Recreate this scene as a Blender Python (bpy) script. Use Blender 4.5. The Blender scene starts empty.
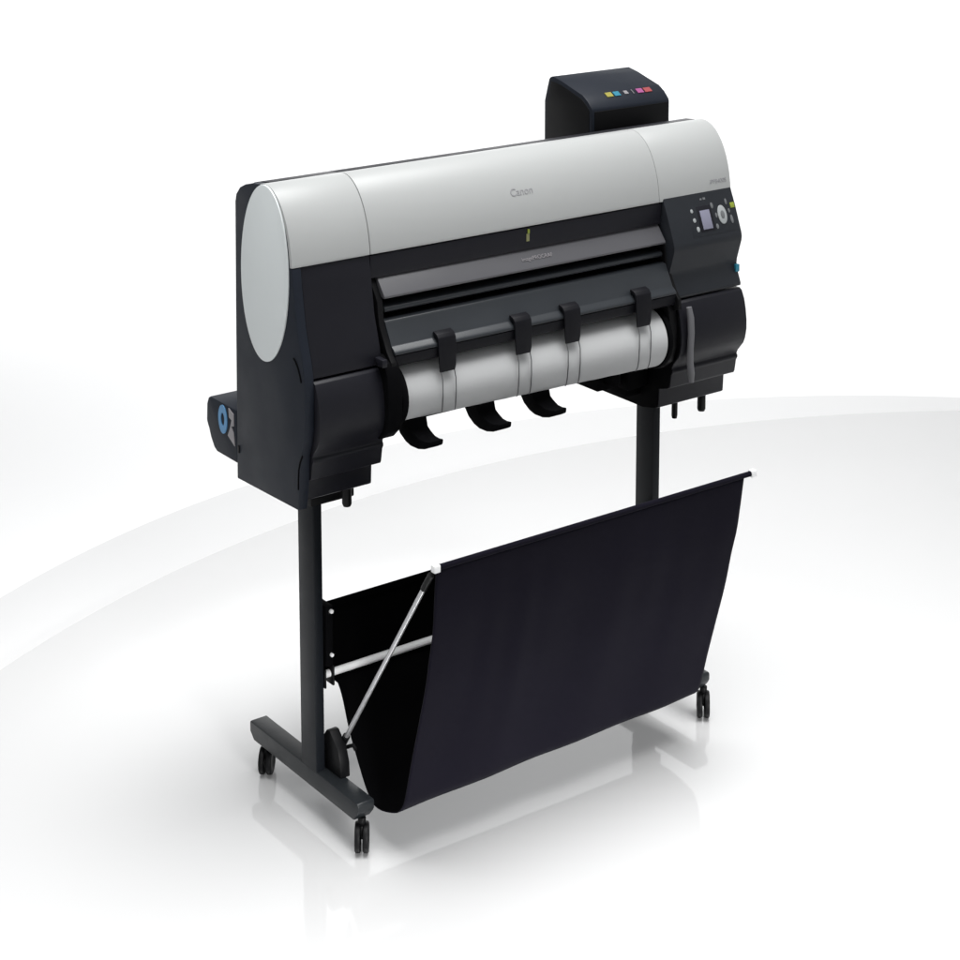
import bpy, bmesh, math, random
from mathutils import Vector, Matrix, Euler
from mathutils import noise as mnoise
random.seed(7)
PI = math.pi
sc = bpy.context.scene
col = sc.collection

# ------------------------------------------------------------------ materials
def mat(name, base, rough=0.5, metal=0.0, spec=0.5, ior=1.5, coat=0.0, bump=0.0, bscale=200.0, rvar=0.0, cvar=0.0, cscale=6.0, sheen=0.0):
    m = bpy.data.materials.new(name); m.use_nodes = True
    nt = m.node_tree; b = nt.nodes['Principled BSDF']
    b.inputs['Base Color'].default_value = (*base, 1)
    b.inputs['Roughness'].default_value = rough
    b.inputs['Metallic'].default_value = metal
    b.inputs['Specular IOR Level'].default_value = spec
    b.inputs['IOR'].default_value = ior
    b.inputs['Coat Weight'].default_value = coat
    b.inputs['Sheen Weight'].default_value = sheen
    tc = nt.nodes.new('ShaderNodeTexCoord')
    if rvar:
        n = nt.nodes.new('ShaderNodeTexNoise'); n.inputs['Scale'].default_value = 9; n.inputs['Detail'].default_value = 6
        nt.links.new(tc.outputs['Object'], n.inputs['Vector'])
        mr = nt.nodes.new('ShaderNodeMapRange')
        mr.inputs['From Min'].default_value = 0.3; mr.inputs['From Max'].default_value = 0.7
        mr.inputs['To Min'].default_value = max(0.02, rough - rvar); mr.inputs['To Max'].default_value = min(1, rough + rvar)
        nt.links.new(n.outputs['Fac'], mr.inputs['Value']); nt.links.new(mr.outputs['Result'], b.inputs['Roughness'])
    if cvar:
        n = nt.nodes.new('ShaderNodeTexNoise'); n.inputs['Scale'].default_value = cscale; n.inputs['Detail'].default_value = 5
        nt.links.new(tc.outputs['Object'], n.inputs['Vector'])
        mx = nt.nodes.new('ShaderNodeMix'); mx.data_type = 'RGBA'
        mx.inputs['A'].default_value = (*[c * (1 - cvar) for c in base], 1)
        mx.inputs['B'].default_value = (*[min(1, c * (1 + cvar)) for c in base], 1)
        nt.links.new(n.outputs['Fac'], mx.inputs['Factor']); nt.links.new(mx.outputs['Result'], b.inputs['Base Color'])
    if bump:
        n = nt.nodes.new('ShaderNodeTexNoise'); n.inputs['Scale'].default_value = bscale; n.inputs['Detail'].default_value = 2
        nt.links.new(tc.outputs['Object'], n.inputs['Vector'])
        bp = nt.nodes.new('ShaderNodeBump'); bp.inputs['Strength'].default_value = bump; bp.inputs['Distance'].default_value = 0.001
        nt.links.new(n.outputs['Fac'], bp.inputs['Height']); nt.links.new(bp.outputs['Normal'], b.inputs['Normal'])
    return m

M = {}
M['side']   = mat('left lit blue grey plastic', (.0115, .0145, .0215), .5, spec=.15, bump=.25, bscale=420, rvar=.05, cvar=.06)  # paler than the charcoal: light on the left faces put into the colour
M['front']  = mat('charcoal plastic', (.0095, .0095, .0130), .42, spec=.18, bump=.2, bscale=420, rvar=.05, cvar=.06)
M['panel']  = mat('slate plastic', (.0145, .0165, .0205), .42, spec=.3, bump=.2, bscale=420, rvar=.05)
M['black']  = mat('black plastic', (.003, .003, .0035), .5, spec=.15, bump=.15, bscale=300)
M['matteblack'] = mat('matte black', (.0015, .0015, .002), .8, spec=.05)
M['clip']   = mat('clip plastic', (.0045, .0045, .0065), .5, spec=.16)
M['lid']    = mat('grey lid plastic', (.075, .0745, .081), .35, spec=.45, bump=.15, bscale=420, rvar=.04)
M['tray']   = mat('tray plastic', (.022, .025, .029), .36, spec=.34, bump=.15, bscale=420, rvar=.05, cvar=.08)
M['silver'] = mat('silver painted plastic', (.375, .383, .379), .38, metal=.0, spec=.35, bump=.06, bscale=600, rvar=.03)
M['disc']   = mat('pale grey plastic', (.66, .695, .695), .55, spec=.25, bump=.06, bscale=600, rvar=.03)
M['steel']  = mat('leg steel', (.008, .0095, .012), .4, spec=.14, bump=.25, bscale=500, rvar=.06)
M['beam']   = mat('foot steel', (.012, .014, .016), .38, spec=.25, bump=.25, bscale=500, rvar=.06)
M['fabric'] = mat('navy fabric', (.0042, .0036, .0078), .85, spec=.06, bump=.5, bscale=900, cvar=.18, cscale=4, sheen=.02)
M['fabric_in'] = mat('black lining', (.0012, .0012, .0014), .95, spec=.02)
M['chrome'] = mat('bright metal', (.80, .80, .81), .28, metal=.55, spec=.5)
M['rod']    = mat('satin metal', (.42, .42, .43), .32, metal=.6, spec=.5)
M['white']  = mat('white plastic', (.8, .8, .8), .4)
M['paper']  = mat('paper', (.45, .455, .457), .9, spec=.2, cvar=.02, bump=.1, bscale=120)
M['wire']   = mat('wire', (.10, .10, .105), .5)
M['grey']   = mat('grey print', (.27, .27, .28), .5)
M['palegrey'] = mat('pale print', (.11, .11, .118), .5)
M['screen'] = mat('display glass', (.19, .19, .25), .2, spec=.5)
M['button'] = mat('pale button', (.29, .305, .31), .4)
M['dimbutton'] = mat('dim button', (.12, .125, .13), .4)
M['lime']   = mat('lime mark', (.22, .27, .03), .4)
M['olive']  = mat('olive mark', (.20, .20, .09), .4)
M['cyan']   = mat('cyan mark', (.015, .17, .25), .4)
M['blue']   = mat('blue mark', (.075, .23, .43), .4)
M['yellow'] = mat('yellow chip', (.27, .24, .04), .4)
M['magenta'] = mat('magenta chip', (.28, .06, .19), .4)
M['red']    = mat('red chip', (.28, .045, .05), .4)
M['chipgrey'] = mat('grey chip', (.22, .21, .22), .4)
M['floor']  = mat('white studio floor', (.60, .60, .60), .06, spec=.5, ior=3.0)
nt = M['floor'].node_tree; pb = nt.nodes['Principled BSDF']     # polished in the middle, dull towards the edge
tcn = nt.nodes.new('ShaderNodeTexCoord'); vd = nt.nodes.new('ShaderNodeVectorMath'); vd.operation = 'DISTANCE'
vd.inputs[1].default_value = (.70, .15, 0); nt.links.new(tcn.outputs['Object'], vd.inputs[0])
mrn = nt.nodes.new('ShaderNodeMapRange'); mrn.interpolation_type = 'SMOOTHSTEP'
mrn.inputs['From Min'].default_value = .85; mrn.inputs['From Max'].default_value = 1.75
mrn.inputs['To Min'].default_value = .5; mrn.inputs['To Max'].default_value = .02
nt.links.new(vd.outputs['Value'], mrn.inputs['Value']); nt.links.new(mrn.outputs['Result'], pb.inputs['Specular IOR Level'])
M['platform'] = mat('white platform', (.73, .73, .73), .6, spec=.1)
M['backdrop'] = mat('white backdrop paper', (.88, .88, .88), .9, spec=.1)

# ------------------------------------------------------------------ helpers
root = bpy.data.objects.new('wide_format_printer', None); col.objects.link(root)
root.location = (.665, .25, 0); root.empty_display_size = .2
root['label'] = 'charcoal wide format printer with silver top cover on wheeled stand with fabric catch basket'
root['category'] = 'printer'
bpy.context.view_layer.update()
RINV = root.matrix_world.inverted()

def smooth_by_angle(bm, ang=32):
    a = math.radians(ang)
    for f in bm.faces: f.smooth = True
    for e in bm.edges:
        if len(e.link_faces) == 2 and e.calc_face_angle(0) > a: e.smooth = False

def link(name, bm, m, parent=None, loc=None, bev=0.0, seg=2, ang=32, label=None):
    bmesh.ops.recalc_face_normals(bm, faces=bm.faces)
    if bev:
        ed = [e for e in bm.edges if len(e.link_faces) == 2 and e.calc_face_angle(0) > math.radians(28)]
        bmesh.ops.bevel(bm, geom=ed, offset=bev, segments=seg, profile=.5, affect='EDGES', clamp_overlap=True)
    smooth_by_angle(bm, ang)
    me = bpy.data.meshes.new(name); bm.to_mesh(me); bm.free()
    me.materials.append(m)
    o = bpy.data.objects.new(name, me); col.objects.link(o)
    if loc: o.location = loc
    if parent is not None:
        o.parent = parent
        if parent is root: o.matrix_parent_inverse = RINV.copy()
        elif parent.parent is root and not parent.get('own'):
            o.matrix_parent_inverse = RINV @ Matrix.Identity(4) if False else Matrix.Identity(4)
    if label: o['label'] = label
    return o

def add_prism(bm, prof, x0, x1):
    """closed polygon prof [(y, z)] swept along X"""
    a = [bm.verts.new((x0, y, z)) for y, z in prof]
    b = [bm.verts.new((x1, y, z)) for y, z in prof]
    n = len(prof)
    bm.faces.new(a); bm.faces.new(b[::-1])
    for i in range(n): bm.faces.new((a[i], b[i], b[(i + 1) % n], a[(i + 1) % n]))
    return bm
def prism(prof, x0, x1): return add_prism(bmesh.new(), prof, x0, x1)
def add_box(bm, x0, x1, y0, y1, z0, z1):
    return add_prism(bm, [(y0, z0), (y1, z0), (y1, z1), (y0, z1)], x0, x1)
def box(*a): return add_box(bmesh.new(), *a)
def add_tube(bm, pts, r, n=16, cap=True):
    pts = [Vector(p) for p in pts]; rings = []
    rr = r if isinstance(r, (list, tuple)) else [r] * len(pts)
    for i, p in enumerate(pts):
        d = (pts[min(i + 1, len(pts) - 1)] - pts[max(i - 1, 0)]).normalized()
        u = d.orthogonal().normalized() if i == 0 else (u - d * u.dot(d)).normalized()
        v = d.cross(u)
        rings.append([bm.verts.new(p + (u * math.cos(t) + v * math.sin(t)) * rr[i]) for t in [2 * PI * k / n for k in range(n)]])
    for a, b in zip(rings, rings[1:]):
        for k in range(n): bm.faces.new((a[k], a[(k + 1) % n], b[(k + 1) % n], b[k]))
    if cap: bm.faces.new(rings[0][::-1]); bm.faces.new(rings[-1])
    return bm
def tube(pts, r, n=16): return add_tube(bmesh.new(), pts, r, n)

EC = (.226, 1.706)
def ell(t, sa, sb):       # tilted ellipse in (y, z); t=0 faces the front, t=90 the top
    t = math.radians(t); c, s = math.cos(t) * sa, math.sin(t) * sb
    return (EC[0] - .9987 * c - .051 * s, EC[1] - .051 * c + .9987 * s)
def arc(t0, t1, sa, sb, n=24): return [ell(t0 + (t1 - t0) * k / n, sa, sb) for k in range(n + 1)]

# ------------------------------------------------------------------ setting
def build_floor():
    bm = bmesh.new()
    n = 256
    def ring(c, r, z): return [bm.verts.new((c[0] + r * math.cos(2 * PI * k / n), c[1] + r * math.sin(2 * PI * k / n), z)) for k in range(n)]
    def bridge(a, b):
        for k in range(n): bm.faces.new((a[k], a[(k + 1) % n], b[(k + 1) % n], b[k]))
    # inner round stage: flat under the printer, rolling off towards its rim
    c2, R2, r0 = (1.946, -2.242), 4.662, 3.42
    prev = ring(c2, r0, 0); bm.faces.new(prev)
    N = 28
    for i in range(1, N + 1):
        q = i / N; r = r0 + (R2 - r0) * q
        cur = ring(c2, r, -INNER_DROP * q * q); bridge(prev, cur); prev = cur
    low = ring(c2, R2, -.062); bridge(prev, low)
    return bm
def build_platform():
    bm = bmesh.new()
    n = 256
    def ring(c, r, z): return [bm.verts.new((c[0] + r * math.cos(2 * PI * k / n), c[1] + r * math.sin(2 * PI * k / n), z)) for k in range(n)]
    def bridge(a, b):
        for k in range(n): bm.faces.new((a[k], a[(k + 1) % n], b[(k + 1) % n], b[k]))
    c1, R1 = (1.918, -1.22), 4.187
    zt = -INNER_DROP - .006
    prev = ring(c1, 3.0, zt); bm.faces.new(prev)
    for i in range(1, 13):
        q = i / 12; r = 3.0 + (R1 - 3.0) * q
        cur = ring(c1, r, zt - OUTER_DROP * q * q); bridge(prev, cur); prev = cur
    low = ring(c1, R1, -.16); bridge(prev, low)
    return bm
INNER_DROP, OUTER_DROP = .06, .03
FW = Vector((.594, .8045, 0)).normalized(); RT = Vector((FW.y, -FW.x, 0))
stage = link('floor', build_floor(), M['floor'], ang=20); stage['kind'] = 'structure'
plat = link('platform', build_platform(), M['platform'], ang=20); plat['kind'] = 'structure'
# ground sheet running into a swept-up studio backdrop
def sheet(profile, half):
    bm = bmesh.new(); rows = []
    for s, z in profile:
        p = FW * s; rows.append([bm.verts.new(p + RT * w + Vector((0, 0, z))) for w in (-half, -half / 2, 0, half / 2, half)])
    for a, b in zip(rows, rows[1:]):
        for k in range(4): bm.faces.new((a[k], a[k + 1], b[k + 1], b[k]))
    return bm
g0 = 5.6; GR = 2.6; gz = -.14
BA = math.radians(42)
prof = [(-14, gz), (-4, gz)] + [(g0 + GR * math.sin(t), gz + GR * (1 - math.cos(t))) for t in [BA * a / 20 for a in range(21)]]
prof.append((prof[-1][0] + 14 * math.cos(BA), prof[-1][1] + 14 * math.sin(BA)))
bd = link('backdrop', sheet(prof, 24), M['backdrop']); bd['kind'] = 'structure'

# ------------------------------------------------------------------ printer body
def P(name, bm, m, bev=0.0, **k): return link(name, bm, M[m], root, bev=bev, **k)
def S(parent, name, bm, m, bev=0.0, **k):
    o = link(name, bm, M[m], None, bev=bev, **k); o.parent = parent
    o.matrix_parent_inverse = (root.matrix_world @ RINV @ parent.matrix_basis).inverted()
    return o

XL, XR = -.16, 1.50
# rear cover, in three lengths so the underside stays open between the housings
rear_top = [(.411, 1.40), (.402, 1.60), (.393, 1.885), (.386, 1.910), (.364, 1.933), (.335, 1.946), (.29, 1.9575), (.25, 1.961), (.222, 1.958)]
bm = bmesh.new()
add_prism(bm, [(.30, 1.06), (.411, 1.06)] + rear_top + [(.222, 1.90), (.30, 1.85)], -.128, .10)
add_prism(bm, [(.30, 1.21), (.409, 1.21)] + rear_top + [(.222, 1.90), (.30, 1.85)], .1002, 1.2098)
add_prism(bm, [(.30, 1.06), (.411, 1.06)] + rear_top + [(.222, 1.90), (.30, 1.85)], 1.21, XR - .006)
P('rear_cover', bm, 'front', .003)
# chassis: black inside
bm = box(.10, 1.21, .17, .295, 1.235, 1.86)
P('chassis', bm, 'matteblack')

# left housing
def side_prof():
    p = [(.411, 1.045), (.402, 1.50), (.392, 1.885), (.385, 1.908), (.363, 1.931), (.334, 1.944), (.29, 1.9555), (.25, 1.959)]
    p += arc(86, 12, .137, .249, 14)
    p += [(.079, 1.749), (.071, 1.69), (.055, 1.583), (.028, 1.493), (.0195, 1.45), (.0175, 1.40), (.020, 1.30), (.027, 1.262), (.042, 1.222), (.045, 1.19), (.051, 1.122), (.063, 1.057)]
    return p
sp = P('side_panel', prism(side_prof(), XL, -.130), 'side', .004)
# silver disc let into the side
bm = bmesh.new(); add_prism(bm, [ell(t, .131, .2575) for t in range(0, 360, 5)], XL - .004, XL + .004)
S(sp, 'end_disc', bm, 'disc', .0015)
# small latch slot and recess line in the side
S(sp, 'latch', box(XL - .002, XL + .004, .392, .400, 1.128, 1.150), 'black')
bm = tube([(XL - .0005, y, z) for y, z in [(.075, 1.497), (.064, 1.490), (.052, 1.475), (.042, 1.455), (.036, 1.437)]], .003, 8)
S(sp, 'seam', bm, 'matteblack')
bm = tube([(XL - .0005, y, z) for y, z in [(.036, 1.225), (.048, 1.205), (.056, 1.18), (.059, 1.15), (.060, 1.12)]], .0025, 8)
S(sp, 'seam', bm, 'matteblack')

up_left = [(.25, 1.76), (.084, 1.752), (.074, 1.69), (.058, 1.583), (.031, 1.493), (.024, 1.445), (.03, 1.441), (.25, 1.441)]
hl = P('end_housing', prism(up_left, -.1295, .098), 'front', .003)
up_right = [(.25, 1.765), (.080, 1.762), (.0775, 1.755), (.055, 1.704), (.024, 1.622), (.0215, 1.610), (.0225, 1.596), (.042, 1.530), (.043, 1.515), (.038, 1.49), (.022, 1.452), (.024, 1.443), (.25, 1.443)]
hr = P('end_housing', prism(up_right, 1.205, XR), 'panel', .003, label='curved right end housing carrying the control panel')
low = [(.25, 1.437), (.026, 1.437), (.016, 1.43), (.004, 1.404), (-.004, 1.372), (-.009, 1.335), (-.0095, 1.305), (-.004, 1.275), (.004, 1.255), (.028, 1.226), (.0335, 1.215)]
low2 = [(.0335, 1.211), (.030, 1.207), (.030, 1.20), (.036, 1.19), (.042, 1.152), (.046, 1.144), (.093, 1.130), (.096, 1.068), (.104, 1.063), (.166, 1.050), (.39, 1.050), (.39, 1.437), (.25, 1.437)]
lowp = low + low2
cl = P('lower_cover', prism(lowp, -.1295, .106), 'front', .002)
cr = P('lower_cover', prism(lowp, 1.214, XR - .001), 'front', .002)
S(cr, 'inner_panel', prism([(y + .003, z) for y, z in lowp], 1.2095, 1.2138), 'matteblack', .001)
# brackets joining the stand and the lugs below the housings
for x0, x1, lx, own in ((-.045, .104, .040, cl), (1.24, 1.455, 1.43, cr)):
    if x0 < 0: S(own, 'mount_plate', box(x0, x1, .185, .33, 1.000, 1.055), 'black', .004)
    bm = tube([(lx, .125, 1.07), (lx, .125, 1.012), (lx, .125, 1.004)], [.014, .014, .011], 14)
    S(own, 'foot_lug', bm, 'black')
bm = tube([(1.306, .12, 1.10), (1.306, .12, 1.016), (1.306, .12, 1.006)], [.010, .010, .008], 14)
S(cr, 'foot_lug', bm, 'black')
S(cl, 'hinge_bump', box(.106, .128, .050, .11, 1.245, 1.30), 'front', .006)

# silver top cover
def shell(x0, x1):
    o = arc(11.8, 104, .1475, .2595, 48); i = arc(104, 11.8, .1325, .247, 48)
    return prism(o + i, x0, x1)
P('end_cover', shell(XL + .001, .0975), 'silver', .0015)
tc_ = P('top_cover', shell(.1, 1.1903), 'silver', .0015)
ec_ = P('end_cover', shell(1.1915, XR), 'silver', .0015)
# dark strip under the silver cover
fs = P('front_strip', prism(arc(10.9, -4, .1435, .2555, 10) + arc(-4, 10.9, .12, .235, 10), .1, 1.2), 'front', .001)
mk = bmesh.new(); add_box(mk, .660, .671, .0808, .086, 1.705, 1.728)
S(fs, 'indicator', mk, 'olive')
mk = bmesh.new(); add_box(mk, .664, .671, .0795, .086, 1.729, 1.742)
S(fs, 'indicator', mk, 'lime')

# access lid, guide bar, output tray
ld = P('access_lid', prism([(.12, 1.686), (.095, 1.684), (.052, 1.629), (.053, 1.623), (.064, 1.621), (.14, 1.665)], .128, 1.196), 'lid', .002)
P('guide_bar', prism([(.16, 1.598), (.070, 1.598), (.062, 1.594), (.060, 1.587), (.064, 1.580), (.16, 1.578)], .134, 1.190), 'tray', .002)
tr = P('output_tray', prism([(.07, 1.560), (.056, 1.557), (.051, 1.549), (.0215, 1.4905), (.0085, 1.4815), (.0030, 1.4755), (.0025, 1.4690), (.006, 1.4670), (.03, 1.4670), (.03, 1.435), (.165, 1.465), (.165, 1.54)], .130, 1.200), 'tray', .003)
P('tray_lip', prism([(.0045, 1.4655), (.0075, 1.438), (.012, 1.432), (.029, 1.432), (.029, 1.4655)], .131, 1.199), 'clip', .0015)  # front face of the lip, its shade put into a darker colour
# dark end cheeks of the tray
bm = bmesh.new()
ck = [(.17, 1.69), (.108, 1.69), (.060, 1.615), (.052, 1.55), (.012, 1.478), (-.010, 1.452), (-.012, 1.42), (.04, 1.40), (.17, 1.40)]
P('tray_cheek', prism(ck, .108, .127), 'black', .003)
P('tray_cheek', prism([(y + .004, z) for y, z in ck], 1.200, 1.2135), 'black', .003)

# roll holder blocks either side of the paper
blk = [(.17, 1.475), (.03, 1.470), (-.006, 1.452), (-.022, 1.42), (-.030, 1.36), (-.028, 1.30), (-.014, 1.255), (.015, 1.228), (.05, 1.215), (.09, 1.235), (.17, 1.28)]
hb = P('roll_holder', prism(blk, .085, .135), 'matteblack', .006)
bm = bmesh.new(); cx, cy = .07, 1.335
add_prism(bm, [(cx + .094 * math.cos(a), cy + .100 * math.sin(a)) for a in [2 * PI * k / 40 for k in range(40)]], .138, .160)
P('roll_flange', bm, 'matteblack', .004)
bm = bmesh.new(); add_prism(bm, [(.085 + .100 * math.cos(a), 1.318 + .104 * math.sin(a)) for a in [2 * PI * k / 40 for k in range(40)]], 1.158, 1.176)
P('roll_flange', bm, 'matteblack', .004)
P('roll_holder', prism([(y + .035, z - .01) for y, z in blk], 1.178, 1.211), 'black', .006)
S(hb, 'release_tab', box(.070, .088, -.022, .02, 1.448, 1.472), 'front', .004)
# lower right mechanism seen under the paper
bm = box(1.035, 1.212, .19, .31, 1.128, 1.30)
add_box(bm, 1.06, 1.10, .15, .19, 1.150, 1.26); add_box(bm, 1.12, 1.205, .14, .192, 1.128, 1.28); add_box(bm, 1.15, 1.212, .18, .30, 1.09, 1.126)
P('paper_feed_unit', bm, 'matteblack', .005)
# release lever by the right housing
bm = bmesh.new()
pts = [(1.236, -.016, 1.424), (1.240, -.021, 1.39), (1.240, -.025, 1.34), (1.240, -.022, 1.29), (1.247, -.014, 1.24), (1.256, -.010, 1.20), (1.258, -.010, 1.172)]
add_tube(bm, pts, [.009, .011, .011, .0105, .011, .0115, .008], 14)
P('release_lever', bm, 'palegrey')

# clips hanging from the tray lip, each with two fine wires over the paper
ROLL = dict(x0=.162, x1=1.157, y=.088, z0=1.333, z1=1.318, r0=.0885, r1=.098)
def roll_at(x):
    q = (x - ROLL['x0']) / (ROLL['x1'] - ROLL['x0'])
    return ROLL['y'], ROLL['z0'] + q * (ROLL['z1'] - ROLL['z0']), ROLL['r0'] + q * (ROLL['r1'] - ROLL['r0'])
def clip_mesh():
    bm = bmesh.new()
    w = .031
    out = [(.022, 1.497), (.004, 1.491), (-.0045, 1.481), (-.0075, 1.464), (-.0085, 1.440), (-.0095, 1.395), (-.0085, 1.379)]
    inn = [(-.0030, 1.379), (-.0035, 1.395), (-.0025, 1.440), (-.0005, 1.463), (.0020, 1.476), (.0060, 1.481), (.026, 1.489)]
    rows = []
    for i, (a, b) in enumerate(zip(out, inn[::-1])):
        ww = w * (1 if i < 5 else (.93 if i == 5 else .84))
        rows.append([bm.verts.new((-ww, a[0], a[1])), bm.verts.new((ww, a[0], a[1])), bm.verts.new((ww, b[0], b[1])), bm.verts.new((-ww, b[0], b[1]))])
    for r, s in zip(rows, rows[1:]):
        for k in range(4): bm.faces.new((r[k], r[(k + 1) % 4], s[(k + 1) % 4], s[k]))
    bm.faces.new(rows[0][::-1]); bm.faces.new(rows[-1])
    return bm
CLIPX = (.305, .582, .770, 1.055)
cm = None
for x in CLIPX:
    if cm is None:
        o = P('tray_clip', clip_mesh(), 'clip', .0015, loc=(x, 0, .013)); cm = o.data
    else:
        o = bpy.data.objects.new('tray_clip', cm); col.objects.link(o); o.parent = root; o.matrix_parent_inverse = RINV.copy(); o.location = (x, 0, .013)
    for dx in (-.0235, .0235):
        ry, rz, rr = roll_at(x + dx)
        pts = [(x + dx, -.0065, 1.397), (x + dx + .002, -.0125, 1.37), (x + dx + .003, -.0125, 1.325)]
        for a in (200, 212, 224, 236, 246):
            a = math.radians(a); yy = ry + (rr + .0015) * math.cos(a); pts.append((x + dx + .003 + .62 * (yy + .0125), yy, rz + (rr + .0015) * math.sin(a)))
        w = link('wire', tube(pts, .0016, 8), M['wire']); w.parent = o
        w.matrix_parent_inverse = Matrix.Translation((-x, 0, -.013))

# curved paper supports reaching forward from under the roll
def support_mesh():
    bm = bmesh.new()
    out = [(.150, 1.262), (.118, 1.215), (.095, 1.185), (.070, 1.168), (.045, 1.160), (.012, 1.160), (-.016, 1.167), (-.042, 1.180)]
    inn = [(-.044, 1.197), (-.020, 1.192), (.004, 1.192), (.028, 1.200), (.046, 1.208), (.054, 1.226), (.060, 1.245), (.100, 1.275)]
    rows = []
    ws = [.036, .036, .035, .033, .031, .029, .027, .024]
    for a, b, w in zip(out, inn[::-1], ws):
        rows.append([bm.verts.new((-w, *a)), bm.verts.new((w, *a)), bm.verts.new((w, *b)), bm.verts.new((-w, *b))])
    for r, s in zip(rows, rows[1:]):
        for k in range(4): bm.faces.new((r[k], r[(k + 1) % 4], s[(k + 1) % 4], s[k]))
    bm.faces.new(rows[0][::-1]); bm.faces.new(rows[-1])
    return bm
sm = None
for x in (.240, .487, .696):
    if sm is None:
        o = P('paper_support', support_mesh(), 'matteblack', .004, loc=(x, 0, .011)); sm = o.data
    else:
        o = bpy.data.objects.new('paper_support', sm); col.objects.link(o); o.parent = root; o.matrix_parent_inverse = RINV.copy(); o.location = (x, 0, .011)

# rear roll unit, its end showing behind the left side
ru = P('rear_roll_unit', prism([(.412, 1.252), (.570, 1.252), (.582, 1.246), (.592, 1.225), (.596, 1.172), (.590, 1.160), (.583, 1.150), (.572, 1.125), (.552, 1.098), (.535, 1.090), (.412, 1.090)], -.158, 1.42), 'side', .004,
       label='boxy rear roll unit with a blue ring symbol on its end')
bm = bmesh.new()
def ellring(bm, c, oa, ob, ia, ib, x, t, n=40):
    v = [[bm.verts.new((xx, c[0] + a * math.cos(2 * PI * k / n), c[1] + b * math.sin(2 * PI * k / n))) for k in range(n)] for xx, a, b in ((x, oa, ob), (x, ia, ib), (x + t, ia, ib), (x + t, oa, ob))]
    for i in range(4):
        a, b = v[i], v[(i + 1) % 4]
        for k in range(n): bm.faces.new((a[k], a[(k + 1) % n], b[(k + 1) % n], b[k]))
ellring(bm, (.492, 1.203), .026, .044, .011, .020, -.1605, .004)
S(ru, 'ring_symbol', bm, 'blue')
bm = bmesh.new()
add_prism(bm, [(.455, 1.248), (.425, 1.236), (.425, 1.200), (.440, 1.196), (.428, 1.180), (.421, 1.140), (.440, 1.150), (.462, 1.162), (.447, 1.190), (.438, 1.215), (.452, 1.22)], -.1605, -.1565)
S(ru, 'hand_symbol', bm, 'chipgrey')

# ink tank unit on the back right
ikp = [(.668, 1.85), (.668, 1.996), (.664, 2.01), (.645, 2.072), (.637, 2.081), (.622, 2.084), (.578, 2.075), (.467, 2.043), (.440, 2.026), (.418, 2.004), (.4145, 1.995), (.414, 1.85)]
ik = P('ink_tank_unit', prism(ikp, 1.19, 1.53), 'side', .005)
S(ik, 'side_panel', prism([(.655, 1.86), (.655, 1.990), (.630, 2.068), (.578, 2.061), (.470, 2.029), (.442, 2.010), (.428, 1.994), (.428, 1.86)], 1.1885, 1.20), 'black', .002)
S(ik, 'front_panel', box(1.20, 1.522, .4120, .42, 1.86, 1.992), 'black', .002)
S(ik, 'mount_bracket', box(1.24, 1.48, .405, .62, 1.60, 1.86), 'black')
# colour chips on its sloping top (slope from y .467 z 2.043 to y .440 z 2.026)
sl = Vector((0, -.027, -.017)).normalized(); nn = Vector((0, sl.z, -sl.y)).normalized()
if nn.z < 0: nn = -nn
def chip(x0, x1, m, s0=.004, s1=.025):
    bm = bmesh.new(); base = Vector((0, .464, 2.0411)) + nn * .002
    vs = []
    for xx, s, h in ((x0, s0, -.004), (x1, s0, -.004), (x1, s1, -.004), (x0, s1, -.004), (x0, s0, .001), (x1, s0, .001), (x1, s1, .001), (x0, s1, .001)):
        vs.append(bm.verts.new(base + sl * s + nn * h + Vector((xx, 0, 0))))
    for f in ((3, 2, 1, 0), (4, 5, 6, 7), (0, 1, 5, 4), (1, 2, 6, 5), (2, 3, 7, 6), (3, 0, 4, 7)): bm.faces.new([vs[i] for i in f])
    S(ik, 'colour_chip', bm, m, label=m.replace('chip', '') + ' ink colour mark')
chip(1.279, 1.306, 'yellow'); chip(1.313, 1.338, 'cyan'); chip(1.358, 1.374, 'chipgrey', .006, .022); chip(1.393, 1.397, 'palegrey'); chip(1.414, 1.440, 'magenta'); chip(1.446, 1.476, 'red')

# control panel on the right housing (slope from y .0775 z 1.755 to y .024 z 1.622)
A = Vector((0, .0775, 1.755)); B = Vector((0, .0235, 1.6215)); L = (B - A).length; sd = (B - A) / L
pn = Vector((0, sd.z, -sd.y)).normalized()
if pn.y > 0: pn = -pn
def on_panel(x, q, h=0.0): return Vector((x, 0, 0)) + A + sd * (L * q) + pn * h
def plate(pts, h0=-.003, h1=.0015, bm=None):
    bm = bm or bmesh.new()
    a = [bm.verts.new(on_panel(x, q, h0)) for x, q in pts]; b = [bm.verts.new(on_panel(x, q, h1)) for x, q in pts]
    n = len(pts); bm.faces.new(a[::-1]); bm.faces.new(b)
    for i in range(n): bm.faces.new((a[i], a[(i + 1) % n], b[(i + 1) % n], b[i]))
    return bm
def rect(x0, x1, q0, q1): return [(x0, q0), (x1, q0), (x1, q1), (x0, q1)]
def oval(x, q, rx, rq, n=28): return [(x + rx * math.cos(2 * PI * k / n), q + rq * math.sin(2 * PI * k / n)) for k in range(n)]
cp = P('control_panel', plate(rect(1.292, 1.488, .20, .93), -.004, .0008), 'panel', .0006)
S(cp, 'screen_frame', plate(rect(1.330, 1.393, .26, .84), -.003, .002), 'front', .0005)
S(cp, 'screen', plate(rect(1.341, 1.382, .36, .79), -.002, .003), 'screen', .0005)
S(cp, 'dial', plate(oval(1.433, .53, .0185, .215), -.002, .004), 'button', .001)
S(cp, 'dial_centre', plate(oval(1.433, .53, .008, .09), -.002, .0055), 'dimbutton', .0006)
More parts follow.
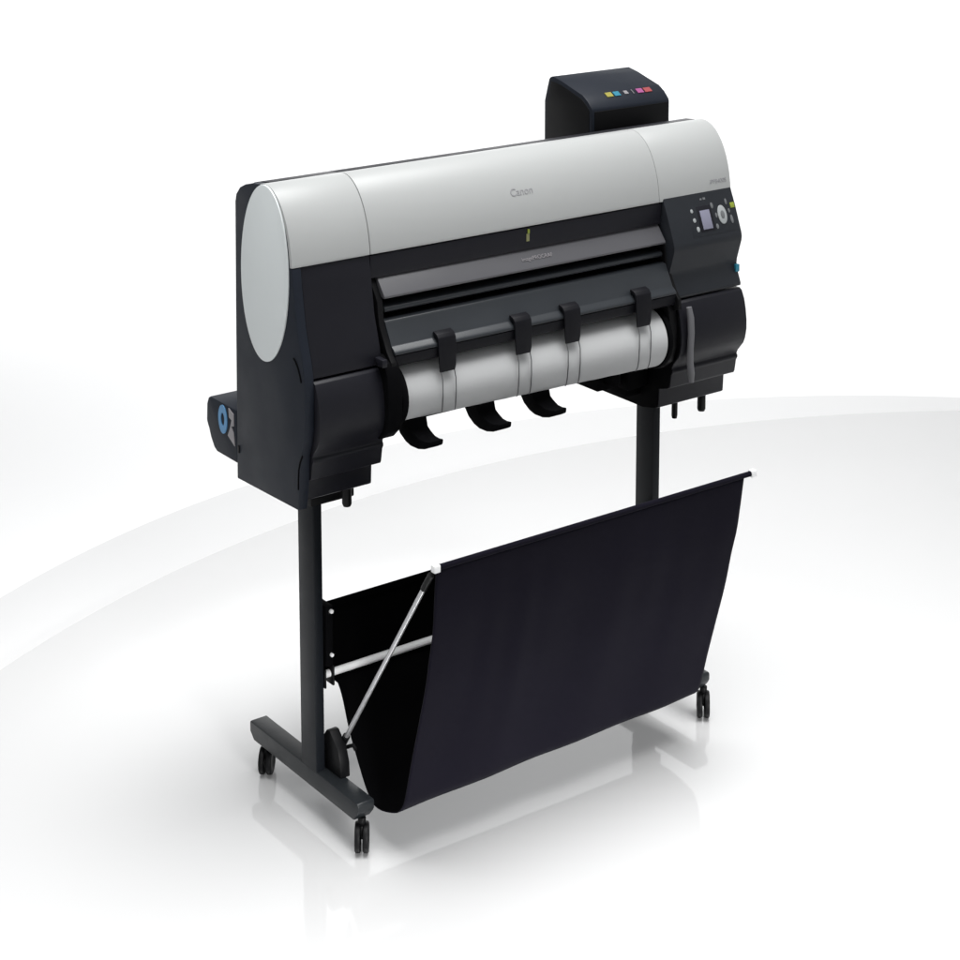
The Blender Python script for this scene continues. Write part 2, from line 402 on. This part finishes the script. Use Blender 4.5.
for x, q, m, rx, rq in ((1.309, .34, 'button', .0055, .045), (1.312, .55, 'button', .0060, .050), (1.319, .76, 'button', .0060, .060),
                        (1.398, .29, 'dimbutton', .0055, .07), (1.402, .77, 'dimbutton', .0055, .06), (1.408, .52, 'dimbutton', .004, .06), (1.461, .26, 'dimbutton', .0045, .07),
                        (1.470, .67, 'dimbutton', .0055, .10), (1.466, .47, 'dimbutton', .004, .05)):
    S(cp, 'button', plate(oval(x, q, rx, rq, 20), -.002, .0025), m, .0005)
S(cp, 'status_light', plate(rect(1.476, 1.494, .30, .42), -.002, .003), 'lime', .0005)
bm = plate(rect(1.368, 1.378, .08, .13)); plate(rect(1.355, 1.363, .09, .13), bm=bm)
S(hr, 'print_mark', bm, 'dimbutton')
S(hr, 'badge', box(1.486, 1.5012, .0325, .05, 1.488, 1.512), 'cyan', .0005)

# lettering
def text(body, height, m, parent, origin, xdir, updir, extr=.0006):
    cu = bpy.data.curves.new('t', 'FONT'); cu.body = body; cu.size = height; cu.extrude = extr; cu.align_x = 'CENTER'; cu.align_y = 'CENTER'
    to = bpy.data.objects.new('t', cu); col.objects.link(to)
    bpy.context.view_layer.update()
    me = bpy.data.meshes.new_from_object(to.evaluated_get(bpy.context.evaluated_depsgraph_get()))
    bpy.data.objects.remove(to); me.materials.clear(); me.materials.append(M[m])
    x = Vector(xdir).normalized(); u = Vector(updir); u = (u - x * u.dot(x)).normalized(); n = x.cross(u)
    mt = Matrix(((x.x, u.x, n.x, origin[0]), (x.y, u.y, n.y, origin[1]), (x.z, u.z, n.z, origin[2]), (0, 0, 0, 1)))
    me.transform(mt)
    o = bpy.data.objects.new('lettering', me); col.objects.link(o); o.parent = parent
    o.matrix_parent_inverse = (root.matrix_world @ RINV @ parent.matrix_basis).inverted()
    return o
def on_shell(x, t, h=.0004):
    a = ell(t - 1, .1475, .2595); b = ell(t + 1, .1475, .2595); p = ell(t, .1475, .2595)
    up = Vector((0, b[0] - a[0], b[1] - a[1])).normalized(); n = Vector((1, 0, 0)).cross(up)
    return Vector((x, p[0], p[1])) + n * h, up
p, u = on_shell(.655, 37); text('Canon', .032, 'grey', tc_, p, (1, 0, 0), u)
p, u = on_shell(1.445, 20); text('iPF8400S', .020, 'grey', ec_, p, (1, 0, 0), u)
text('imagePROGRAF', .0175, 'chipgrey', ld, (.692, .0705 - .0012, 1.6530 + .0010), (1, 0, 0), (0, .045, .0575))

# ------------------------------------------------------------------ stand
def leg_mesh():
    bm = box(0, .031, .200, .287, .163, 1.06)
    return bm
lg = P('stand_leg', leg_mesh(), 'steel', .004, loc=(-.03, 0, 0))
o = bpy.data.objects.new('stand_leg', lg.data); col.objects.link(o); o.parent = root; o.matrix_parent_inverse = RINV.copy(); o.location = (1.286, 0, 0)
bm = prism([(-.018, .128), (-.024, .140), (-.024, .160), (-.019, .165), (.592, .165), (.598, .160), (.598, .128), (.575, .106), (.0, .106)], -.029, .029)
ft = P('stand_foot', bm, 'beam', .004)
o = bpy.data.objects.new('stand_foot', ft.data); col.objects.link(o); o.parent = root; o.matrix_parent_inverse = RINV.copy(); o.location = (1.321, 0, 0)

def caster_fork():
    bm = bmesh.new()
    add_tube(bm, [(0, 0, .108), (0, 0, .085)], .012, 16)
    add_prism(bm, [(-.020, .088), (.020, .088), (.022, .060), (.012, .042), (-.006, .040), (-.020, .058)], -.0035, .0035)
    return bm
def caster_wheel():
    bm = bmesh.new(); R = .0445
    prof = [(-.0085, R * .55), (-.0085, R * .90), (-.0065, R * .98), (-.003, R), (.003, R), (.0065, R * .98), (.0085, R * .90), (.0085, R * .55), (.006, R * .45), (-.006, R * .45)]
    n = 36; rings = [[bm.verts.new((x, r * math.cos(2 * PI * k / n), r * math.sin(2 * PI * k / n))) for k in range(n)] for x, r in prof]
    for i in range(len(prof)):
        a, b = rings[i], rings[(i + 1) % len(prof)]
        for k in range(n): bm.faces.new((a[k], a[(k + 1) % n], b[(k + 1) % n], b[k]))
    n2 = [bm.verts.new((x, 0, 0)) for x in (-.005, .005)]
    for k in range(n):
        bm.faces.new((rings[9][k], rings[9][(k + 1) % n], n2[0])); bm.faces.new((rings[8][(k + 1) % n], rings[8][k], n2[1]))
    return bm
fork_me = wheel_me = None
for x, y, rz in ((0, .0, -36), (0, .545, -42), (1.345, .0, -40), (1.345, .545, -20)):
    if fork_me is None:
        c = P('caster', caster_fork(), 'black', .0015); fork_me = c.data
    else:
        c = bpy.data.objects.new('caster', fork_me); col.objects.link(c); c.parent = root; c.matrix_parent_inverse = RINV.copy()
    c.location = (x, y, 0); c.rotation_euler = (0, 0, math.radians(rz))
    for s in (-1, 1):
        if wheel_me is None:
            w = link('wheel', caster_wheel(), M['black']); wheel_me = w.data
        else:
            w = bpy.data.objects.new('wheel', wheel_me); col.objects.link(w)
        w.parent = c; w.location = (s * .0118, 0, .0447)

# ------------------------------------------------------------------ catch basket
cloth_prof = [(-.294, .951), (-.287, .86), (-.279, .771), (-.259, .675), (-.239, .579), (-.205, .455), (-.170, .329), (-.138, .206), (-.118, .165), (-.090, .140), (-.032, .117), (.010, .109), (.040, .116), (.068, .142), (.089, .171), (.128, .235), (.160, .292), (.198, .385), (.232, .430), (.262, .470), (.274, .540), (.278, .640)]
def cloth():
    bm = bmesh.new(); NX = 120
    # resample the profile smoothly
    pts = [Vector((0, *p)) for p in cloth_prof]; fine = []
    for i in range(len(pts) - 1):
        p0, p1, p2, p3 = pts[max(i - 1, 0)], pts[i], pts[i + 1], pts[min(i + 2, len(pts) - 1)]
        for k in range(5):
            t = k / 5
            fine.append(.5 * ((2 * p1) + (p2 - p0) * t + (2 * p0 - 5 * p1 + 4 * p2 - p3) * t * t + (3 * p1 - p0 - 3 * p2 + p3) * t ** 3))
    fine.append(pts[-1]); n = len(fine); rows = []
    for i, p in enumerate(fine):
        s = i / (n - 1)
        ta = (fine[min(i + 1, n - 1)] - fine[max(i - 1, 0)]).normalized(); nr = Vector((0, ta.z, -ta.y))
        loose = math.sin(PI * min(1, s * 1.0)) ** .7 if 0 < s < 1 else 0
        loose *= 1 - .88 * math.exp(-((s - .5) / .17) ** 2)
        row = []
        for k in range(NX + 1):
            q = k / NX
            x1 = 1.222 - .018 * min(1, s / .12) - (.02 * max(0, min(1, (s - .40) / .2)) if s < .6 else .02)
            xa = .06 - .046 * max(0, min(1, (s - .84) / .05)); x = xa + (x1 - xa) * q
            w = .006 * math.sin(q * 21 + 2.2 * math.sin(s * 5)) * math.exp(-((s - .25) / .25) ** 2)
            w += .004 * math.sin(q * 47 + 3 * mnoise.noise(Vector((q * 4, s * 2, 9)))) * math.exp(-((s - .12) / .12) ** 2) * (.4 + mnoise.noise(Vector((q * 6, .3, 2)))) + .006 * (mnoise.noise(Vector((q * 5.5, s * 1.6, 1.7)))) + .0015 * mnoise.noise(Vector((q * 16, s * 3, 4.2)))
            sag = .025 * q * math.exp(-((s - .5) / .13) ** 2)
            row.append(bm.verts.new((x, p.y + nr.y * w * loose, p.z + nr.z * w * loose + sag)))
        rows.append(row)
    for a, b in zip(rows, rows[1:]):
        for k in range(NX): bm.faces.new((a[k], a[k + 1], b[k + 1], b[k]))
    return bm
bm = cloth()
bmesh.ops.recalc_face_normals(bm, faces=bm.faces)
ref = min(bm.faces, key=lambda f: f.calc_center_median().y)
if ref.normal.y > 0: bmesh.ops.reverse_faces(bm, faces=bm.faces)
smooth_by_angle(bm, 60)
me = bpy.data.meshes.new('catch_basket'); bm.to_mesh(me); bm.free()
me.materials.append(M['fabric']); me.materials.append(M['fabric_in'])
bk = bpy.data.objects.new('catch_basket', me); col.objects.link(bk); bk.parent = root; bk.matrix_parent_inverse = RINV.copy()
md = bk.modifiers.new('solid', 'SOLIDIFY'); md.thickness = .003; md.offset = -1; md.material_offset = 1; md.material_offset_rim = 0
# rods and arms
S(bk, 'front_rod', tube([(.055, -.292, .955), (1.262, -.292, .955)], .0085), 'fabric')
for x0, x1 in ((.047, .072), (1.246, 1.270)):
    S(bk, 'rod_cap', box(x0 + .002, x1 - .002, -.303, -.283, .944, .966), 'white', .003)
S(bk, 'rear_rod', tube([(.006, .268, .645), (1.286, .268, .645)], .010), 'fabric_in')
P('stay_bar', tube([(.0065, .224, .452), (1.285, .224, .452)], .0115), 'white')
bm = box(.0065, .014, .205, .243, .415, .475)
add_box(bm, .034, .042, .204, .244, .418, .482)
P('bar_bracket', bm, 'black', .004)
S(bk, 'snap_button', tube([(.022, .192, .662), (.022, .185, .662)], .006, 12), 'white')
S(bk, 'snap_button', tube([(.022, .192, .526), (.022, .185, .526)], .0055, 12), 'white')
P('rod_bracket', box(.0062, .030, .193, .262, .49, .678), 'matteblack', .002)
for ax in (.048, 1.236):
    p0 = Vector((ax, .195, .215)); p1 = Vector((ax + (.002 if ax < .5 else -.03), -.262, .902)); d = (p1 - p0)
    arm = P('support_arm', tube([p0, p0 + d * .5, p1], .0072), 'rod')
    S(arm, 'sleeve', tube([p0 - d * .03, p0 + d * .09], .0115), 'black')
    S(arm, 'sleeve', tube([p1 - d * .03, p1 + d * .05], .0095), 'black')
    sx = 1 if ax < .5 else -1
    bm = prism([(.240, .164), (.125, .164), (.128, .21), (.142, .25), (.165, .272), (.185, .292), (.202, .290), (.222, .265), (.238, .22)], ax - sx * .040, ax - sx * .006)
    P('arm_bracket', bm, 'black', .004)
    P('arm_link', tube([(ax + .0, .165, .235), (ax + .002, .120, .262), (ax + .0, .105, .255)], .006, 10), 'black')

# ------------------------------------------------------------------ paper roll (rests in the holders)
bm = bmesh.new(); NS = 96; NXR = 40
rings = []
ends = [(0, .55), (0, .97), (.0015, 1.0)]
def rring(x, f):
    y, z, r = roll_at(x); return [bm.verts.new((x, y + r * f * math.cos(2 * PI * k / NS), z + r * f * math.sin(2 * PI * k / NS))) for k in range(NS)]
rings.append(rring(ROLL['x0'], .40)); rings.append(rring(ROLL['x0'], .97))
for i in range(NXR + 1):
    rings.append(rring(ROLL['x0'] + .002 + (ROLL['x1'] - ROLL['x0'] - .004) * i / NXR, 1 + .004 * math.sin(i * 1.7)))
rings.append(rring(ROLL['x1'], .97)); rings.append(rring(ROLL['x1'], .40))
for a, b in zip(rings, rings[1:]):
    for k in range(NS): bm.faces.new((a[k], a[(k + 1) % NS], b[(k + 1) % NS], b[k]))
bm.faces.new(rings[0][::-1]); bm.faces.new(rings[-1])
base = Vector((.66, .088, 1.235)); bmesh.ops.translate(bm, verts=bm.verts, vec=-base)
pr = link('paper_roll', bm, M['paper'], loc=base)
pr['label'] = 'thick roll of white paper held below the output tray of the printer'; pr['category'] = 'paper roll'

# ------------------------------------------------------------------ light
W = bpy.data.worlds.new('World'); sc.world = W; W.use_nodes = True
bg = W.node_tree.nodes['Background']; bg.inputs['Color'].default_value = (.97, .985, 1, 1); bg.inputs['Strength'].default_value = .40
def area(name, loc, tgt, size, power, spread=180, size_y=None):
    l = bpy.data.lights.new(name, 'AREA'); l.shape = 'RECTANGLE' if size_y else 'SQUARE'; l.size = size; l.size_y = size_y or size; l.energy = power; l.spread = math.radians(spread)
    o = bpy.data.objects.new(name, l); col.objects.link(o); o.location = loc
    o.rotation_euler = (Vector(tgt) - Vector(loc)).to_track_quat('-Z', 'Y').to_euler()
    return o
area('key_softbox', (.45, -1.45, 8.0), (.45, -1.0, 0), 6.0, 246, 64)
bl = FW * 5.0; bt = FW * 10.5
area('backdrop_light', (bl.x, bl.y, 9.0), (bt.x, bt.y, 2.5), 14.0, 760, 120, 2.0)

area('added_floor_fill', (-.1, -4.2, 1.15), (.65, .1, .0), 1.8, 7, 24, .25)  # added lamp, only there to brighten the floor under the basket

# ------------------------------------------------------------------ camera
cd = bpy.data.cameras.new('camera'); cam = bpy.data.objects.new('camera', cd); col.objects.link(cam)
F = 1963.0; h = 300.0; f = math.sqrt(F * F - h * h)
az = math.atan2(2658, F); pitch = math.atan2(h, f)
cam.location = (-2.827, -4.405, 3.151)
cam.rotation_euler = (PI / 2 - pitch, 0, az - PI / 2)
cd.sensor_width = 36; cd.lens = f / 960 * 36
cd.shift_y = -(480 - 55) / 960
cd.clip_start = .1; cd.clip_end = 200
sc.camera = cam
sc.view_settings.view_transform = 'Standard'; sc.view_settings.look = 'None'; sc.view_settings.gamma = 1; sc.view_settings.exposure = 0
